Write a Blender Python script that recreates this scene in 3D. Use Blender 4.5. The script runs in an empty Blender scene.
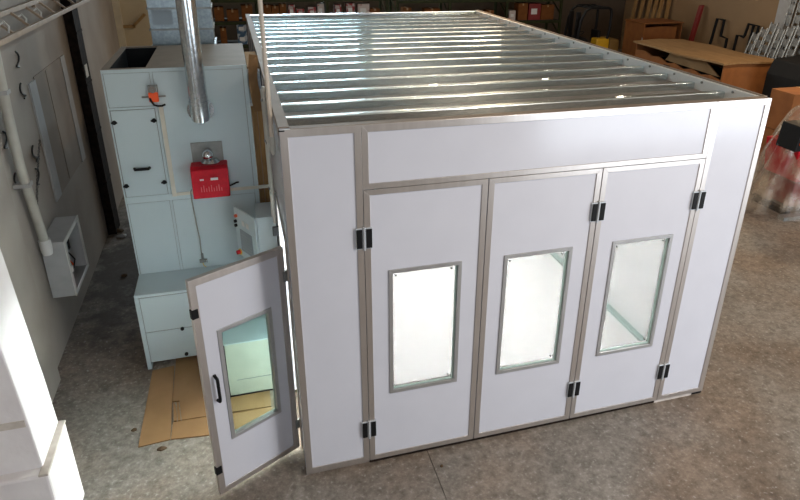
import bpy, bmesh, math, random
from mathutils import Matrix, Vector
random.seed(7)
S = bpy.context.scene
COL = S.collection

# ------------------------------------------------------------------ camera
cam_d = bpy.data.cameras.new('camera')
cam = bpy.data.objects.new('camera', cam_d); COL.objects.link(cam)
Rm = Matrix(((0.95909772, 0.10021434, -0.26474260),
             (-0.28270715, 0.38677332, -0.87777165),
             (0.01443007, 0.91671342, 0.39928472)))
cam.matrix_world = Matrix.Translation((-0.24739, -4.40414, 4.51893)) @ Rm.to_4x4()
cam_d.sensor_width = 36.0
cam_d.lens = 626.286 / 800 * 36
cam_d.shift_x = -23.909 / 800
cam_d.shift_y = -40.372 / 800
cam_d.clip_start = 0.05; cam_d.clip_end = 200
S.camera = cam

# ------------------------------------------------------------------ world, exposure, big lights
S.view_settings.view_transform = 'Standard'
S.view_settings.look = 'None'
S.view_settings.gamma = 1.0
S.view_settings.use_curve_mapping = False
S.view_settings.exposure = 0.0
w = bpy.data.worlds.new('world'); S.world = w; w.use_nodes = True
w.node_tree.nodes['Background'].inputs[0].default_value = (0.75, 0.88, 1.0, 1)
w.node_tree.nodes['Background'].inputs[1].default_value = 0.3

def area(name, loc, rot, sx, sy, power, col, disk=False):
    l = bpy.data.lights.new(name, 'AREA'); l.shape = 'DISK' if disk else 'RECTANGLE'
    l.size = sx
    if not disk: l.size_y = sy
    l.energy = power; l.color = col
    o = bpy.data.objects.new(name, l); COL.objects.link(o)
    o.location = loc; o.rotation_euler = rot
    return o
R = math.radians
# daylight through the vehicle door in the front wall, behind and to the right of the camera
area('vehicle_door_daylight', (10.2, -7.75, 2.1), (R(90), 0, 0), 8.2, 4.0, 800, (0.84, 0.91, 1.0))
# daylight through the small window in the front wall
area('front_window_daylight', (-0.6, -7.75, 3.6), (R(90), 0, 0), 2.6, 2.4, 80, (0.86, 0.93, 1.0))
# added warm light in a second opening, softens the window streak on the joists
area('added_back_light', (7.9, 21.05, 4.9), (R(-90), 0, 0), 5.6, 1.3, 150, (1.0, 0.86, 0.68))
# daylight through the high window in the back wall
area('back_window_daylight', (1.9, 21.05, 4.9), (R(-90), 0, 0), 5.2, 1.3, 640, (0.74, 0.90, 1.0))
FZ = -0.04

# ------------------------------------------------------------------ materials
def mat(name, c1, c2=None, rough=0.5, metal=0.0, nscale=6.0, detail=4.0, bump=0.0, bscale=None,
        stretch=None, lo=0.35, hi=0.65, spec=0.5, coat=0.0):
    m = bpy.data.materials.new(name); m.use_nodes = True
    nt = m.node_tree; b = nt.nodes['Principled BSDF']
    b.inputs['Roughness'].default_value = rough
    b.inputs['Metallic'].default_value = metal
    b.inputs['Specular IOR Level'].default_value = spec
    b.inputs['Coat Weight'].default_value = coat; b.inputs['Coat Roughness'].default_value = 0.06
    b.inputs['Base Color'].default_value = (*c1, 1)
    tc = nt.nodes.new('ShaderNodeTexCoord'); mp = nt.nodes.new('ShaderNodeMapping')
    nt.links.new(tc.outputs['Object'], mp.inputs['Vector'])
    if stretch: mp.inputs['Scale'].default_value = stretch
    if c2 is None: c2 = tuple(v * 0.9 for v in c1)
    n = nt.nodes.new('ShaderNodeTexNoise'); n.inputs['Scale'].default_value = nscale; n.inputs['Detail'].default_value = detail
    nt.links.new(mp.outputs[0], n.inputs['Vector'])
    r = nt.nodes.new('ShaderNodeValToRGB')
    r.color_ramp.elements[0].position = lo; r.color_ramp.elements[1].position = hi
    r.color_ramp.elements[0].color = (*c2, 1); r.color_ramp.elements[1].color = (*c1, 1)
    nt.links.new(n.outputs['Fac'], r.inputs[0]); nt.links.new(r.outputs[0], b.inputs['Base Color'])
    if bump:
        n2 = nt.nodes.new('ShaderNodeTexNoise'); n2.inputs['Scale'].default_value = bscale or nscale * 3; n2.inputs['Detail'].default_value = 6
        nt.links.new(mp.outputs[0], n2.inputs['Vector'])
        bp = nt.nodes.new('ShaderNodeBump'); bp.inputs['Strength'].default_value = bump; bp.inputs['Distance'].default_value = 0.02
        nt.links.new(n2.outputs['Fac'], bp.inputs['Height']); nt.links.new(bp.outputs[0], b.inputs['Normal'])
    return m

def emit(name, col, s):
    m = bpy.data.materials.new(name); m.use_nodes = True; nt = m.node_tree
    nt.nodes.remove(nt.nodes['Principled BSDF'])
    e = nt.nodes.new('ShaderNodeEmission'); e.inputs[0].default_value = (*col, 1); e.inputs[1].default_value = s
    nt.links.new(e.outputs[0], nt.nodes['Material Output'].inputs[0])
    return m

def glass(name, tint, rough=0.02, gloss=0.08):
    m = bpy.data.materials.new(name); m.use_nodes = True; nt = m.node_tree
    nt.nodes.remove(nt.nodes['Principled BSDF'])
    t = nt.nodes.new('ShaderNodeBsdfTransparent'); t.inputs[0].default_value = (*tint, 1)
    g = nt.nodes.new('ShaderNodeBsdfGlossy'); g.inputs['Roughness'].default_value = rough
    mx = nt.nodes.new('ShaderNodeMixShader'); fr = nt.nodes.new('ShaderNodeFresnel'); fr.inputs[0].default_value = 1.45
    ge = nt.nodes.new('ShaderNodeNewGeometry'); inv = nt.nodes.new('ShaderNodeMath'); inv.operation = 'SUBTRACT'; inv.inputs[0].default_value = 1.0
    ml = nt.nodes.new('ShaderNodeMath'); ml.operation = 'MULTIPLY'
    nt.links.new(ge.outputs['Backfacing'], inv.inputs[1]); nt.links.new(fr.outputs[0], ml.inputs[0]); nt.links.new(inv.outputs[0], ml.inputs[1])
    nt.links.new(ml.outputs[0], mx.inputs[0]); nt.links.new(t.outputs[0], mx.inputs[1]); nt.links.new(g.outputs[0], mx.inputs[2])
    nt.links.new(mx.outputs[0], nt.nodes['Material Output'].inputs[0])
    return m

M = {}
M['panel'] = mat('booth_panel_white', (0.66, 0.67, 0.735), (0.64, 0.65, 0.715), rough=0.16, nscale=3, bump=0.015, bscale=30)
M['inner'] = mat('booth_inner_white', (0.86, 0.87, 0.86), (0.84, 0.86, 0.85), rough=0.5)
M['alu'] = mat('aluminium_trim', (0.60, 0.56, 0.53), (0.55, 0.51, 0.48), rough=0.33, metal=0.78, nscale=20, stretch=(1, 1, 0.1))
M['topchan'] = mat('reflected_brown_channel', (0.32, 0.25, 0.195), (0.27, 0.21, 0.165), rough=0.6, metal=0.15)  # bare aluminium given the brown of the dim ceiling it reflects
M['alud'] = mat('aluminium_window_trim', (0.46, 0.46, 0.46), (0.42, 0.42, 0.42), rough=0.4, metal=0.6)
M['galv'] = mat('galvanised_steel', (0.70, 0.74, 0.76), (0.50, 0.56, 0.59), rough=0.22, metal=1.0, nscale=40, detail=3, bump=0.05, bscale=25)
M['joist'] = mat('galvanised_joist', (0.65, 0.73, 0.75), (0.50, 0.58, 0.60), rough=0.27, metal=1.0, coat=0.7, nscale=30, detail=3, bump=0.07, bscale=3, stretch=(0.6, 3, 3))
M['deck'] = mat('roof_deck', (0.31, 0.225, 0.165), (0.25, 0.18, 0.135), rough=0.3, metal=0.3, nscale=2.5, bump=0.01, bscale=3, coat=0.7)  # brown reflection of the surroundings put into the bare panel colour
M['blue'] = mat('air_unit_paint', (0.555, 0.66, 0.695), (0.535, 0.64, 0.675), rough=0.42, nscale=2)
M['palecab'] = mat('pale_cabinet_paint', (0.60, 0.62, 0.53), rough=0.4)
M['blueseam'] = mat('air_unit_seam', (0.24, 0.27, 0.27), rough=0.7)
M['cream'] = mat('cream_rail', (0.70, 0.67, 0.58), rough=0.45)
M['black'] = mat('black_plastic', (0.008, 0.008, 0.009), rough=0.55, spec=0.2)
M['blackshade'] = mat('black_and_cavity_shade', (0.012, 0.013, 0.015), rough=0.8, spec=0.15)  # black paint; also stands for shade inside the hatch and crate
M['chrome'] = mat('chrome', (0.75, 0.76, 0.78), rough=0.14, metal=1.0)
M['silver'] = mat('satin_silver', (0.62, 0.66, 0.70), rough=0.4, metal=0.3)
M['steelplate'] = mat('grey_steel_plate', (0.30, 0.31, 0.30), (0.24, 0.25, 0.24), rough=0.45, metal=0.5, nscale=9)
M['red'] = mat('red_burner_paint', (0.50, 0.003, 0.015), (0.42, 0.002, 0.012), spec=0.25, rough=0.5, nscale=30, bump=0.15, bscale=60)
M['redd'] = mat('red_emboss', (0.62, 0.10, 0.11), rough=0.5)
M['orange'] = mat('orange_plastic', (0.85, 0.09, 0.01), rough=0.4)
M['white'] = mat('white_plastic', (0.75, 0.75, 0.73), rough=0.5)
M['yellow'] = mat('yellow_plastic', (0.75, 0.5, 0.02), rough=0.4)
M['grey'] = mat('grey_plastic', (0.27, 0.32, 0.36), rough=0.5)
M['board'] = mat('cardboard', (0.30, 0.172, 0.075), (0.25, 0.142, 0.06), rough=0.85, nscale=3, detail=6, bump=0.06, bscale=14)
M['board2'] = mat('cardboard_orange', (0.31, 0.118, 0.032), (0.245, 0.09, 0.025), rough=0.85, nscale=4, detail=6, bump=0.15, bscale=5)
M['shelfbox'] = mat('shaded_brown_carton', (0.20, 0.075, 0.022), (0.16, 0.06, 0.018), rough=0.9, spec=0.2)  # carton brown darkened to stand for the dim back of the hall
M['grate'] = mat('dull_steel_grating', (0.34, 0.32, 0.29), (0.22, 0.20, 0.18), rough=0.45, metal=0.8, nscale=9)
M['galvd'] = mat('dark_reflecting_duct', (0.33, 0.39, 0.42), (0.25, 0.30, 0.33), rough=0.34, metal=0.85, nscale=30, bump=0.05, bscale=6)  # galvanised tone darkened for the dark surroundings it reflects
M['boardtop'] = mat('plywood_lid', (0.36, 0.22, 0.10), (0.28, 0.165, 0.07), rough=0.8, nscale=3, detail=6, stretch=(3, 0.6, 1))
M['corr'] = mat('cardboard_edge', (0.28, 0.15, 0.05), (0.12, 0.06, 0.02), rough=0.9, nscale=60)
M['wood'] = mat('wood', (0.42, 0.24, 0.09), (0.29, 0.16, 0.055), rough=0.75, nscale=8, stretch=(6, 6, 0.5))
M['tape'] = mat('packing_tape', (0.40, 0.24, 0.10), rough=0.35)
M['glass'] = glass('clear_door_glass', (0.83, 0.93, 0.90))
M['dimpane'] = glass('dimmed_front_glass', (0.318, 0.304, 0.309))  # tint dims the overbright booth interior behind clear panes
M['glassedge'] = mat('green_glass_edge', (0.42, 0.56, 0.52), rough=0.3)
M['pipe'] = mat('white_pipe', (0.52, 0.52, 0.47), (0.46, 0.45, 0.40), rough=0.5, nscale=5)
M['conduit'] = mat('cream_conduit', (0.66, 0.58, 0.48), rough=0.45)
M['tray'] = mat('beige_tray_paint', (0.40, 0.30, 0.215), (0.34, 0.255, 0.18), rough=0.55)
M['brownsteel'] = mat('dark_brown_steel', (0.030, 0.020, 0.016), (0.012, 0.010, 0.009), rough=0.85, spec=0.1, nscale=12, bump=0.3, bscale=20)
M['wire'] = mat('dark_wire', (0.05, 0.05, 0.05), rough=0.5, metal=0.4)
M['cable'] = mat('grey_cable', (0.30, 0.31, 0.27), rough=0.6)
M['rackgreen'] = mat('shaded_rack_green', (0.035, 0.04, 0.012), (0.02, 0.025, 0.008), rough=0.6, spec=0.2)  # green darkened for the gloom at the back of the hall
M['rackdeck'] = mat('shaded_rack_deck', (0.015, 0.013, 0.009), rough=0.8)  # deck colour darkened for the same gloom
M['cartonred'] = mat('printed_red_carton', (0.30, 0.02, 0.02), (0.45, 0.38, 0.36), rough=0.6, nscale=7, lo=0.5, hi=0.54)
M['cartonwhite'] = mat('printed_white_carton', (0.55, 0.48, 0.44), (0.35, 0.10, 0.08), rough=0.6, nscale=6, lo=0.38, hi=0.42)
M['cartonblue'] = mat('printed_blue_carton', (0.42, 0.46, 0.50), (0.04, 0.10, 0.18), rough=0.6, nscale=5, lo=0.46, hi=0.52)
M['darkred'] = mat('dark_red_paint', (0.22, 0.015, 0.012), rough=0.5)
M['forkyellow'] = mat('forklift_yellow', (0.62, 0.36, 0.01), rough=0.45)
M['forkdull'] = mat('dull_forklift_paint', (0.20, 0.12, 0.03), rough=0.6)  # duller, darker yellow for the counterweight
M['rubber'] = mat('rubber', (0.02, 0.02, 0.02), rough=0.8)
M['drywall'] = mat('cream_partition', (0.58, 0.46, 0.29), (0.52, 0.41, 0.26), rough=0.85, nscale=2)
M['post'] = mat('cream_post', (0.66, 0.55, 0.38), rough=0.8)
M['leaf'] = mat('debris', (0.10, 0.06, 0.03), rough=0.9)

# plastic sheet
m = bpy.data.materials.new('clear_plastic_sheet'); m.use_nodes = True; nt = m.node_tree
b = nt.nodes['Principled BSDF']; b.inputs['Base Color'].default_value = (0.52, 0.43, 0.33, 1); b.inputs['Roughness'].default_value = 0.2
t = nt.nodes.new('ShaderNodeBsdfTransparent'); mx = nt.nodes.new('ShaderNodeMixShader')
n = nt.nodes.new('ShaderNodeTexNoise'); n.inputs['Scale'].default_value = 2.2; n.inputs['Detail'].default_value = 7
tc = nt.nodes.new('ShaderNodeTexCoord'); nt.links.new(tc.outputs['Object'], n.inputs['Vector'])
rp = nt.nodes.new('ShaderNodeValToRGB'); rp.color_ramp.elements[0].position = 0.40; rp.color_ramp.elements[1].position = 0.68
rp.color_ramp.elements[0].color = (0.10, 0.10, 0.10, 1); rp.color_ramp.elements[1].color = (0.78, 0.78, 0.78, 1)
nt.links.new(n.outputs['Fac'], rp.inputs[0]); nt.links.new(rp.outputs[0], mx.inputs[0])
nt.links.new(t.outputs[0], mx.inputs[1]); nt.links.new(b.outputs[0], mx.inputs[2])
nt.links.new(mx.outputs[0], nt.nodes['Material Output'].inputs[0])
M['plastic'] = m

# painted masonry wall (left), pier, right wall
M['wall'] = mat('painted_block_wall', (0.37, 0.335, 0.30), (0.31, 0.275, 0.24), rough=0.8, nscale=1.2, detail=6, bump=0.08, bscale=10)
M['pier'] = mat('white_painted_pier', (0.78, 0.76, 0.77), (0.72, 0.69, 0.70), rough=0.8, nscale=3, detail=6, bump=0.25, bscale=9)
M['wallwarm'] = mat('beige_plaster_wall', (0.31, 0.205, 0.115), (0.265, 0.175, 0.098), rough=0.9, nscale=0.7, detail=5)
M['backwall'] = mat('shaded_back_wall', (0.09, 0.065, 0.045), rough=0.9)  # beige darkened to stand for the shade behind the racks
M['ceil'] = mat('ceiling_boards', (0.55, 0.47, 0.38), rough=0.9)
M['strip'] = mat('pale_grey_tone', (0.46, 0.465, 0.475), rough=0.7)
M['infill'] = mat('brown_infill', (0.31, 0.265, 0.225), (0.27, 0.23, 0.195), rough=0.8, nscale=2)
M['ledge'] = mat('bare_ledge', (0.60, 0.55, 0.50), (0.5, 0.45, 0.4), rough=0.9, nscale=14)

# concrete floor: mottled slab, scuffs, grime drifting out from the foot of the left wall
m = bpy.data.materials.new('concrete_floor'); m.use_nodes = True; nt = m.node_tree; b = nt.nodes['Principled BSDF']
tc = nt.nodes.new('ShaderNodeTexCoord')
def noise(scale, det, rough=0.5, vec=None):
    n = nt.nodes.new('ShaderNodeTexNoise'); n.inputs['Scale'].default_value = scale; n.inputs['Detail'].default_value = det
    n.inputs['Roughness'].default_value = rough
    nt.links.new(vec or tc.outputs['Object'], n.inputs['Vector']); return n
def ramp(inp, a, bb, ca, cb):
    r = nt.nodes.new('ShaderNodeValToRGB'); r.color_ramp.elements[0].position = a; r.color_ramp.elements[1].position = bb
    r.color_ramp.elements[0].color = (*ca, 1); r.color_ramp.elements[1].color = (*cb, 1); nt.links.new(inp, r.inputs[0]); return r
def mixc(fac, a, bb, mode='MIX'):
    x = nt.nodes.new('ShaderNodeMix'); x.data_type = 'RGBA'; x.blend_type = mode
    if isinstance(fac, float): x.inputs[0].default_value = fac
    else: nt.links.new(fac, x.inputs[0])
    for i, v in ((6, a), (7, bb)):
        if isinstance(v, tuple): x.inputs[i].default_value = (*v, 1)
        else: nt.links.new(v, x.inputs[i])
    return x.outputs[2]
def math_(op, a, bb=0.0):
    x = nt.nodes.new('ShaderNodeMath'); x.operation = op
    for i, v in ((0, a), (1, bb)):
        if isinstance(v, (int, float)): x.inputs[i].default_value = v
        else: nt.links.new(v, x.inputs[i])
    return x.outputs[0]
base = ramp(noise(0.8, 6, 0.6).outputs['Fac'], 0.35, 0.68, (0.150, 0.114, 0.087), (0.25, 0.20, 0.16))
fine = ramp(noise(14, 8, 0.72).outputs['Fac'], 0.34, 0.68, (0.58, 0.56, 0.54), (1.40, 1.40, 1.40))
patch = ramp(noise(0.55, 4, 0.55).outputs['Fac'], 0.42, 0.60, (0, 0, 0), (1, 1, 1))
cb_ = mixc(math_('MULTIPLY', patch.outputs[0], 0.7), base.outputs[0], (0.245, 0.235, 0.215))
c = mixc(1.0, cb_, fine.outputs[0], 'MULTIPLY')
vor = nt.nodes.new('ShaderNodeTexNoise'); vor.inputs['Scale'].default_value = 28; vor.inputs['Detail'].default_value = 4
nt.links.new(tc.outputs['Object'], vor.inputs['Vector'])
sc = ramp(vor.outputs['Fac'], 0.61, 0.73, (0, 0, 0), (1, 1, 1))
c = mixc(sc.outputs[0], c, (0.36, 0.345, 0.325))
# grime patch: distance from the foot of the left wall around (-2.3, 4.2)
sep = nt.nodes.new('ShaderNodeSeparateXYZ'); nt.links.new(tc.outputs['Object'], sep.inputs[0])
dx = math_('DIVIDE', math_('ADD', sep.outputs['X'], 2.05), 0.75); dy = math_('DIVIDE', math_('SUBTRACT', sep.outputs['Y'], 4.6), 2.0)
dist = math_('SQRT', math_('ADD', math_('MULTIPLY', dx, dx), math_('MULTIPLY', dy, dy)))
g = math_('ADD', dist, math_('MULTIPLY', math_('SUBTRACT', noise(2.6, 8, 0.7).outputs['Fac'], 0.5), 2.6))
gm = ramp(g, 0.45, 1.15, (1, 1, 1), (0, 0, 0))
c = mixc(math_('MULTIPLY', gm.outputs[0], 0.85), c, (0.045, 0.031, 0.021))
nt.links.new(c, b.inputs['Base Color'])
b.inputs['Roughness'].default_value = 0.62
bp = nt.nodes.new('ShaderNodeBump'); bp.inputs['Strength'].default_value = 0.25; bp.inputs['Distance'].default_value = 0.01
nt.links.new(noise(22, 8, 0.7).outputs['Fac'], bp.inputs['Height']); nt.links.new(bp.outputs[0], b.inputs['Normal'])
M['floor'] = m

# ------------------------------------------------------------------ mesh helpers
class MB:
    def __init__(s): s.v = []; s.f = []
    def box(s, x0, y0, z0, x1, y1, z1):
        k = len(s.v)
        s.v += [(x0, y0, z0), (x1, y0, z0), (x1, y1, z0), (x0, y1, z0), (x0, y0, z1), (x1, y0, z1), (x1, y1, z1), (x0, y1, z1)]
        s.f += [tuple(k + i for i in q) for q in ((0, 3, 2, 1), (4, 5, 6, 7), (0, 1, 5, 4), (1, 2, 6, 5), (2, 3, 7, 6), (3, 0, 4, 7))]
        return s
    def obox(s, p0, p1, wv, hv):
        """bar from p0 to p1 with half-width vector wv and half-height vector hv"""
        p0, p1, wv, hv = map(Vector, (p0, p1, wv, hv)); k = len(s.v)
        for p in (p0, p1):
            for a, c in ((-1, -1), (1, -1), (1, 1), (-1, 1)): s.v.append(tuple(p + wv * a + hv * c))
        s.f += [tuple(k + i for i in q) for q in ((3, 2, 1, 0), (4, 5, 6, 7), (0, 1, 5, 4), (1, 2, 6, 5), (2, 3, 7, 6), (3, 0, 4, 7))]
        return s
    def tube(s, path, r, n=10, cap=True):
        path = [Vector(p) for p in path]; rs = r if isinstance(r, (list, tuple)) else [r] * len(path)
        k = len(s.v); up = None
        for i, p in enumerate(path):
            d = (path[min(i + 1, len(path) - 1)] - path[max(i - 1, 0)]).normalized()
            if up is None:
                up = Vector((0, 0, 1)) if abs(d.z) < 0.9 else Vector((1, 0, 0))
            a = d.cross(up).normalized(); up = a.cross(d).normalized()
            for j in range(n):
                t = 2 * math.pi * j / n
                s.v.append(tuple(p + (a * math.cos(t) + up * math.sin(t)) * rs[i]))
        for i in range(len(path) - 1):
            for j in range(n):
                s.f.append((k + i * n + j, k + i * n + (j + 1) % n, k + (i + 1) * n + (j + 1) % n, k + (i + 1) * n + j))
        if cap:
            s.f.append(tuple(k + j for j in reversed(range(n)))); e = k + (len(path) - 1) * n
            s.f.append(tuple(e + j for j in range(n)))
        return s
    def prism(s, pts, axis, a0, a1):
        """extrude polygon pts (2D) along axis between a0 and a1"""
        def P(u, v, a): return {'x': (a, u, v), 'y': (u, a, v), 'z': (u, v, a)}[axis]
        k = len(s.v); n = len(pts)
        s.v += [P(u, v, a0) for u, v in pts] + [P(u, v, a1) for u, v in pts]
        s.f += [tuple(k + i for i in range(n)), tuple(k + n + i for i in reversed(range(n)))]
        s.f += [(k + i, k + n + i, k + n + (i + 1) % n, k + (i + 1) % n) for i in range(n)]
        return s
    def frame(s, x0, z0, x1, z1, wl, wr, wb, wt, y0, y1):
        """mitred rectangular frame in the XZ plane, y0 front, y1 back"""
        o = [(x0, z0), (x1, z0), (x1, z1), (x0, z1)]; i = [(x0 + wl, z0 + wb), (x1 - wr, z0 + wb), (x1 - wr, z1 - wt), (x0 + wl, z1 - wt)]
        g = 0.0008
        for a in range(4):
            c = (a + 1) % 4
            s.prism([o[a], o[c], i[c], i[a]], 'y', y0, y1)
        return s
    def build(s, name, m, parent=None, bevel=0.0, smooth=False, loc=None, rotz=0.0):
        me = bpy.data.meshes.new(name); me.from_pydata(s.v, [], s.f)
        bm = bmesh.new(); bm.from_mesh(me); bmesh.ops.recalc_face_normals(bm, faces=bm.faces); bm.to_mesh(me); bm.free()
        me.materials.append(m)
        o = bpy.data.objects.new(name, me); COL.objects.link(o)
        if parent: o.parent = parent
        if loc: o.location = loc
        o.rotation_euler[2] = rotz
        if smooth:
            for p in me.polygons: p.use_smooth = True
            md = o.modifiers.new('edge', 'EDGE_SPLIT'); md.split_angle = R(40)
        if bevel:
            md = o.modifiers.new('bevel', 'BEVEL'); md.width = bevel; md.segments = 2; md.limit_method = 'ANGLE'
        return o

def B(*a): return MB().box(*a)
def thing(name, label, cat, loc=(0, 0, 0), rotz=0.0, group=None):
    o = bpy.data.objects.new(name, None); COL.objects.link(o); o.empty_display_size = 0.1
    o.location = loc; o.rotation_euler[2] = rotz
    return tag(o, label, cat, group)
def tag(o, label, cat, group=None):
    o['label'] = label; o['category'] = cat
    if group: o['group'] = group
    return o
def struct(o): o['kind'] = 'structure'; return o
def share(src, name, parent, loc=None, rotz=None):
    c = src.copy(); COL.objects.link(c); c.name = name; c.parent = parent
    if loc is not None: c.location = loc
    if rotz is not None: c.rotation_euler[2] = rotz
    return c

# ------------------------------------------------------------------ the building
X0, X1, Y0, Y1, ZC = -2.54, 16.6, -7.7, 21.0, 6.4
fl = struct(B(X0 - 0.3, Y0, -0.3, X1 + 0.3, Y1, FZ - 0.012).build('floor', M['floor']))
B(X0, Y0, FZ - 0.012, 1.150, Y1, FZ).build('slab', M['floor'], fl)
B(1.157, Y0, FZ - 0.012, X1, Y1, FZ).build('slab', M['floor'], fl)
wl = struct(B(X0 - 0.3, Y0, -0.3, X0, Y1, ZC).build('wall_left', M['wall']))
struct(B(X1, Y0, -0.3, X1 + 0.3, Y1, ZC).build('wall_right', M['wallwarm']))
# back wall with a high window opening and an added second one
struct(B(X0 - 0.3, Y1, -0.3, X1 + 0.3, Y1 + 0.3, 4.2).box(X0 - 0.3, Y1, 5.6, X1 + 0.3, Y1 + 0.3, ZC)
       .box(X0 - 0.3, Y1, 4.2, -0.7, Y1 + 0.3, 5.6).box(4.6, Y1, 4.2, 5.0, Y1 + 0.3, 5.6).box(10.8, Y1, 4.2, X1 + 0.3, Y1 + 0.3, 5.6).build('wall_back', M['backwall']))
struct(B(X0 - 0.3, Y0 - 0.3, ZC, X1 + 0.3, Y1 + 0.3, ZC + 0.2).build('ceiling', M['ceil']))
# front wall with the vehicle door opening and a window
struct(B(X0 - 0.3, Y0 - 0.3, -0.3, -2.0, Y0, ZC).box(-2.0, Y0 - 0.3, -0.3, 0.8, Y0, 2.3).box(-2.0, Y0 - 0.3, 4.9, 0.8, Y0, ZC)
       .box(0.8, Y0 - 0.3, -0.3, 6.0, Y0, ZC).box(6.0, Y0 - 0.3, 4.2, 14.4, Y0, ZC).box(14.4, Y0 - 0.3, -0.3, X1 + 0.3, Y0, ZC).build('wall_front', M['wall']))

# left wall: pilaster, blocked-in window with pale jambs, cream partition
struct(B(X0, 1.42, FZ, X0 + 0.085, 2.1, ZC).build('wall_pilaster', M['wall'], bevel=0.01))
wb = struct(B(X0, 3.92, 1.47, X0 + 0.012, 5.24, 2.95).build('window_1', M['infill']))
B(X0, 3.66, 1.47, X0 + 0.02, 3.92, 2.92).build('window_jamb', M['strip'], wb)  # pale tone stands for the light falling on the jamb faces
B(X0, 5.24, 1.45, X0 + 0.02, 5.46, 2.95).build('window_jamb', M['strip'], wb)
B(X0, 4.42, 1.50, X0 + 0.018, 4.50, 2.93).build('window_mullion', M['infill'], wb)
wp = struct(B(X0, 10.3, FZ, -1.80, 10.42, 4.6).build('wall_partition', M['drywall']))
B(X0, 10.2, FZ, X0 + 0.13, 10.3, 4.6).build('corner_post', M['post'], wp)
# white painted pier with a wider plinth
pr = MB()
pr.prism([(-0.185, 0.0), (0.335, 0.0), (0.335, 5.0), (-0.10, 5.0)], 'x', X0, -2.03)
pier = struct(MB().prism([(X0, 0.74), (-1.955, 0.74), (-1.965, 1.2), (-2.02, 2.6), (-2.05, ZC), (X0, ZC)], 'y', -0.17, 0.335).build('wall_pier', M['pier'], bevel=0.012))
B(X0, -0.26, FZ, -1.905, 0.335, 0.785).build('plinth', M['pier'], pier, bevel=0.02)
B(-1.97, -0.262, 0.775, -1.902, 0.337, 0.795).build('plinth_ledge', M['ledge'], pier, bevel=0.006)
B(X0, -0.176, 1.19, -1.985, -0.168, 1.25).build('block_joint', M['ledge'], pier)

# ------------------------------------------------------------------ spray booth
W, L, H = 4.3, 7.3, 3.25
booth = thing('spray_booth', 'white panelled spray booth with galvanised roof joists and windowed folding doors', 'spray booth', (0, 0, 0))
XJ = [0.588, 1.626, 2.675, 3.72]; ZH = 2.734; T = 0.055
def front_panel(name, x0, z0, x1, z1, wl_, wr_, wb_, wt_):
    p = B(x0 + 0.004, 0.004, z0 + 0.004, x1 - 0.004, T, z1 - 0.004).build(name, M['panel'], booth)
    MB().frame(x0 + 0.001, z0 + 0.001, x1 - 0.001, z1 - 0.001, wl_, wr_, wb_, wt_, -0.006, 0.006).build('panel_trim', M['alu'], p, bevel=0.0015)
    return p
front_panel('front_side_panel', 0.0, 0.0, XJ[0], H, 0.055, 0.052, 0.05, 0.058)
front_panel('front_side_panel', XJ[3], 0.0, W, H, 0.05, 0.055, 0.05, 0.058)
front_panel('header_panel', XJ[0], ZH, XJ[3], H, 0.05, 0.05, 0.045, 0.058)
# plinth strips under the panels
B(0.0, 0.02, FZ, XJ[0], T, 0.0).build('base_channel', M['alu'], booth)
B(XJ[3] - 0.02, 0.005, FZ - 0.0, W - 0.13, T, 0.0).build('base_channel', M['ledge'], booth)
B(W - 0.13, 0.01, FZ, W, T, -0.001).build('base_end_cap', M['black'], booth)
B(XJ[0], 0.008, FZ, XJ[3] - 0.02, T, -0.001).build('door_gap_shade', M['brownsteel'], booth)  # dark strip standing for the shaded gap under the doors

wins = [(0.787, 0.742, 1.425, 2.004), (1.815, 0.737, 2.475, 2.002), (2.882, 0.736, 3.526, 2.0)]
for i in range(3):
    x0, x1 = XJ[i] + 0.004, XJ[i + 1] - 0.004; a, c, e, d = wins[i]
    hw = 0.03
    p = (MB().box(x0, 0.004, 0.004, a + hw, T, ZH - 0.006).box(e - hw, 0.004, 0.004, x1, T, ZH - 0.006)
         .box(a + hw, 0.004, 0.004, e - hw, T, c + hw).box(a + hw, 0.004, d - hw, e - hw, T, ZH - 0.006)).build('folding_door', M['panel'], booth)
    MB().frame(x0, 0.001, x1, ZH - 0.004, 0.05, 0.05, 0.05, 0.045, -0.006, 0.006).build('door_trim', M['alu'], p, bevel=0.0015)
    MB().frame(a, c, e, d, 0.034, 0.034, 0.034, 0.034, -0.008, T + 0.008).build('window_frame', M['alud'], p, bevel=0.002)
    B(a + 0.030, 0.030, c + 0.030, e - 0.030, 0.036, d - 0.030).build('window_pane', M['dimpane'], p)
    MB().box(e - 0.05, 0.014, c + 0.034, e - 0.034, 0.029, d - 0.034).box(a + 0.034, 0.014, c + 0.034, e - 0.05, 0.029, c + 0.046).build('pane_gasket', M['glassedge'], p)
    for sx, sz in ((a + 0.065, d - 0.07), (e - 0.085, d - 0.07), (e - 0.085, c + 0.085)):
        MB().tube([(sx, 0.016, sz), (sx, 0.0295, sz)], 0.008, 8).build('pane_screw', M['black'], p)
for x in XJ:  # strips added inside to stop booth light leaking through the panel joints
    B(x - 0.03, T + 0.003, 0.0, x + 0.03, T + 0.03, H - 0.1).build('joint_light_block', M['inner'], booth)
B(XJ[0] + 0.031, T + 0.009, ZH - 0.02, XJ[3] - 0.031, T + 0.03, ZH + 0.03).build('header_light_block', M['inner'], booth)
B(XJ[0] + 0.031, T + 0.009, FZ, XJ[3] - 0.031, T + 0.03, 0.012).build('sill_light_block', M['inner'], booth)
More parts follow.
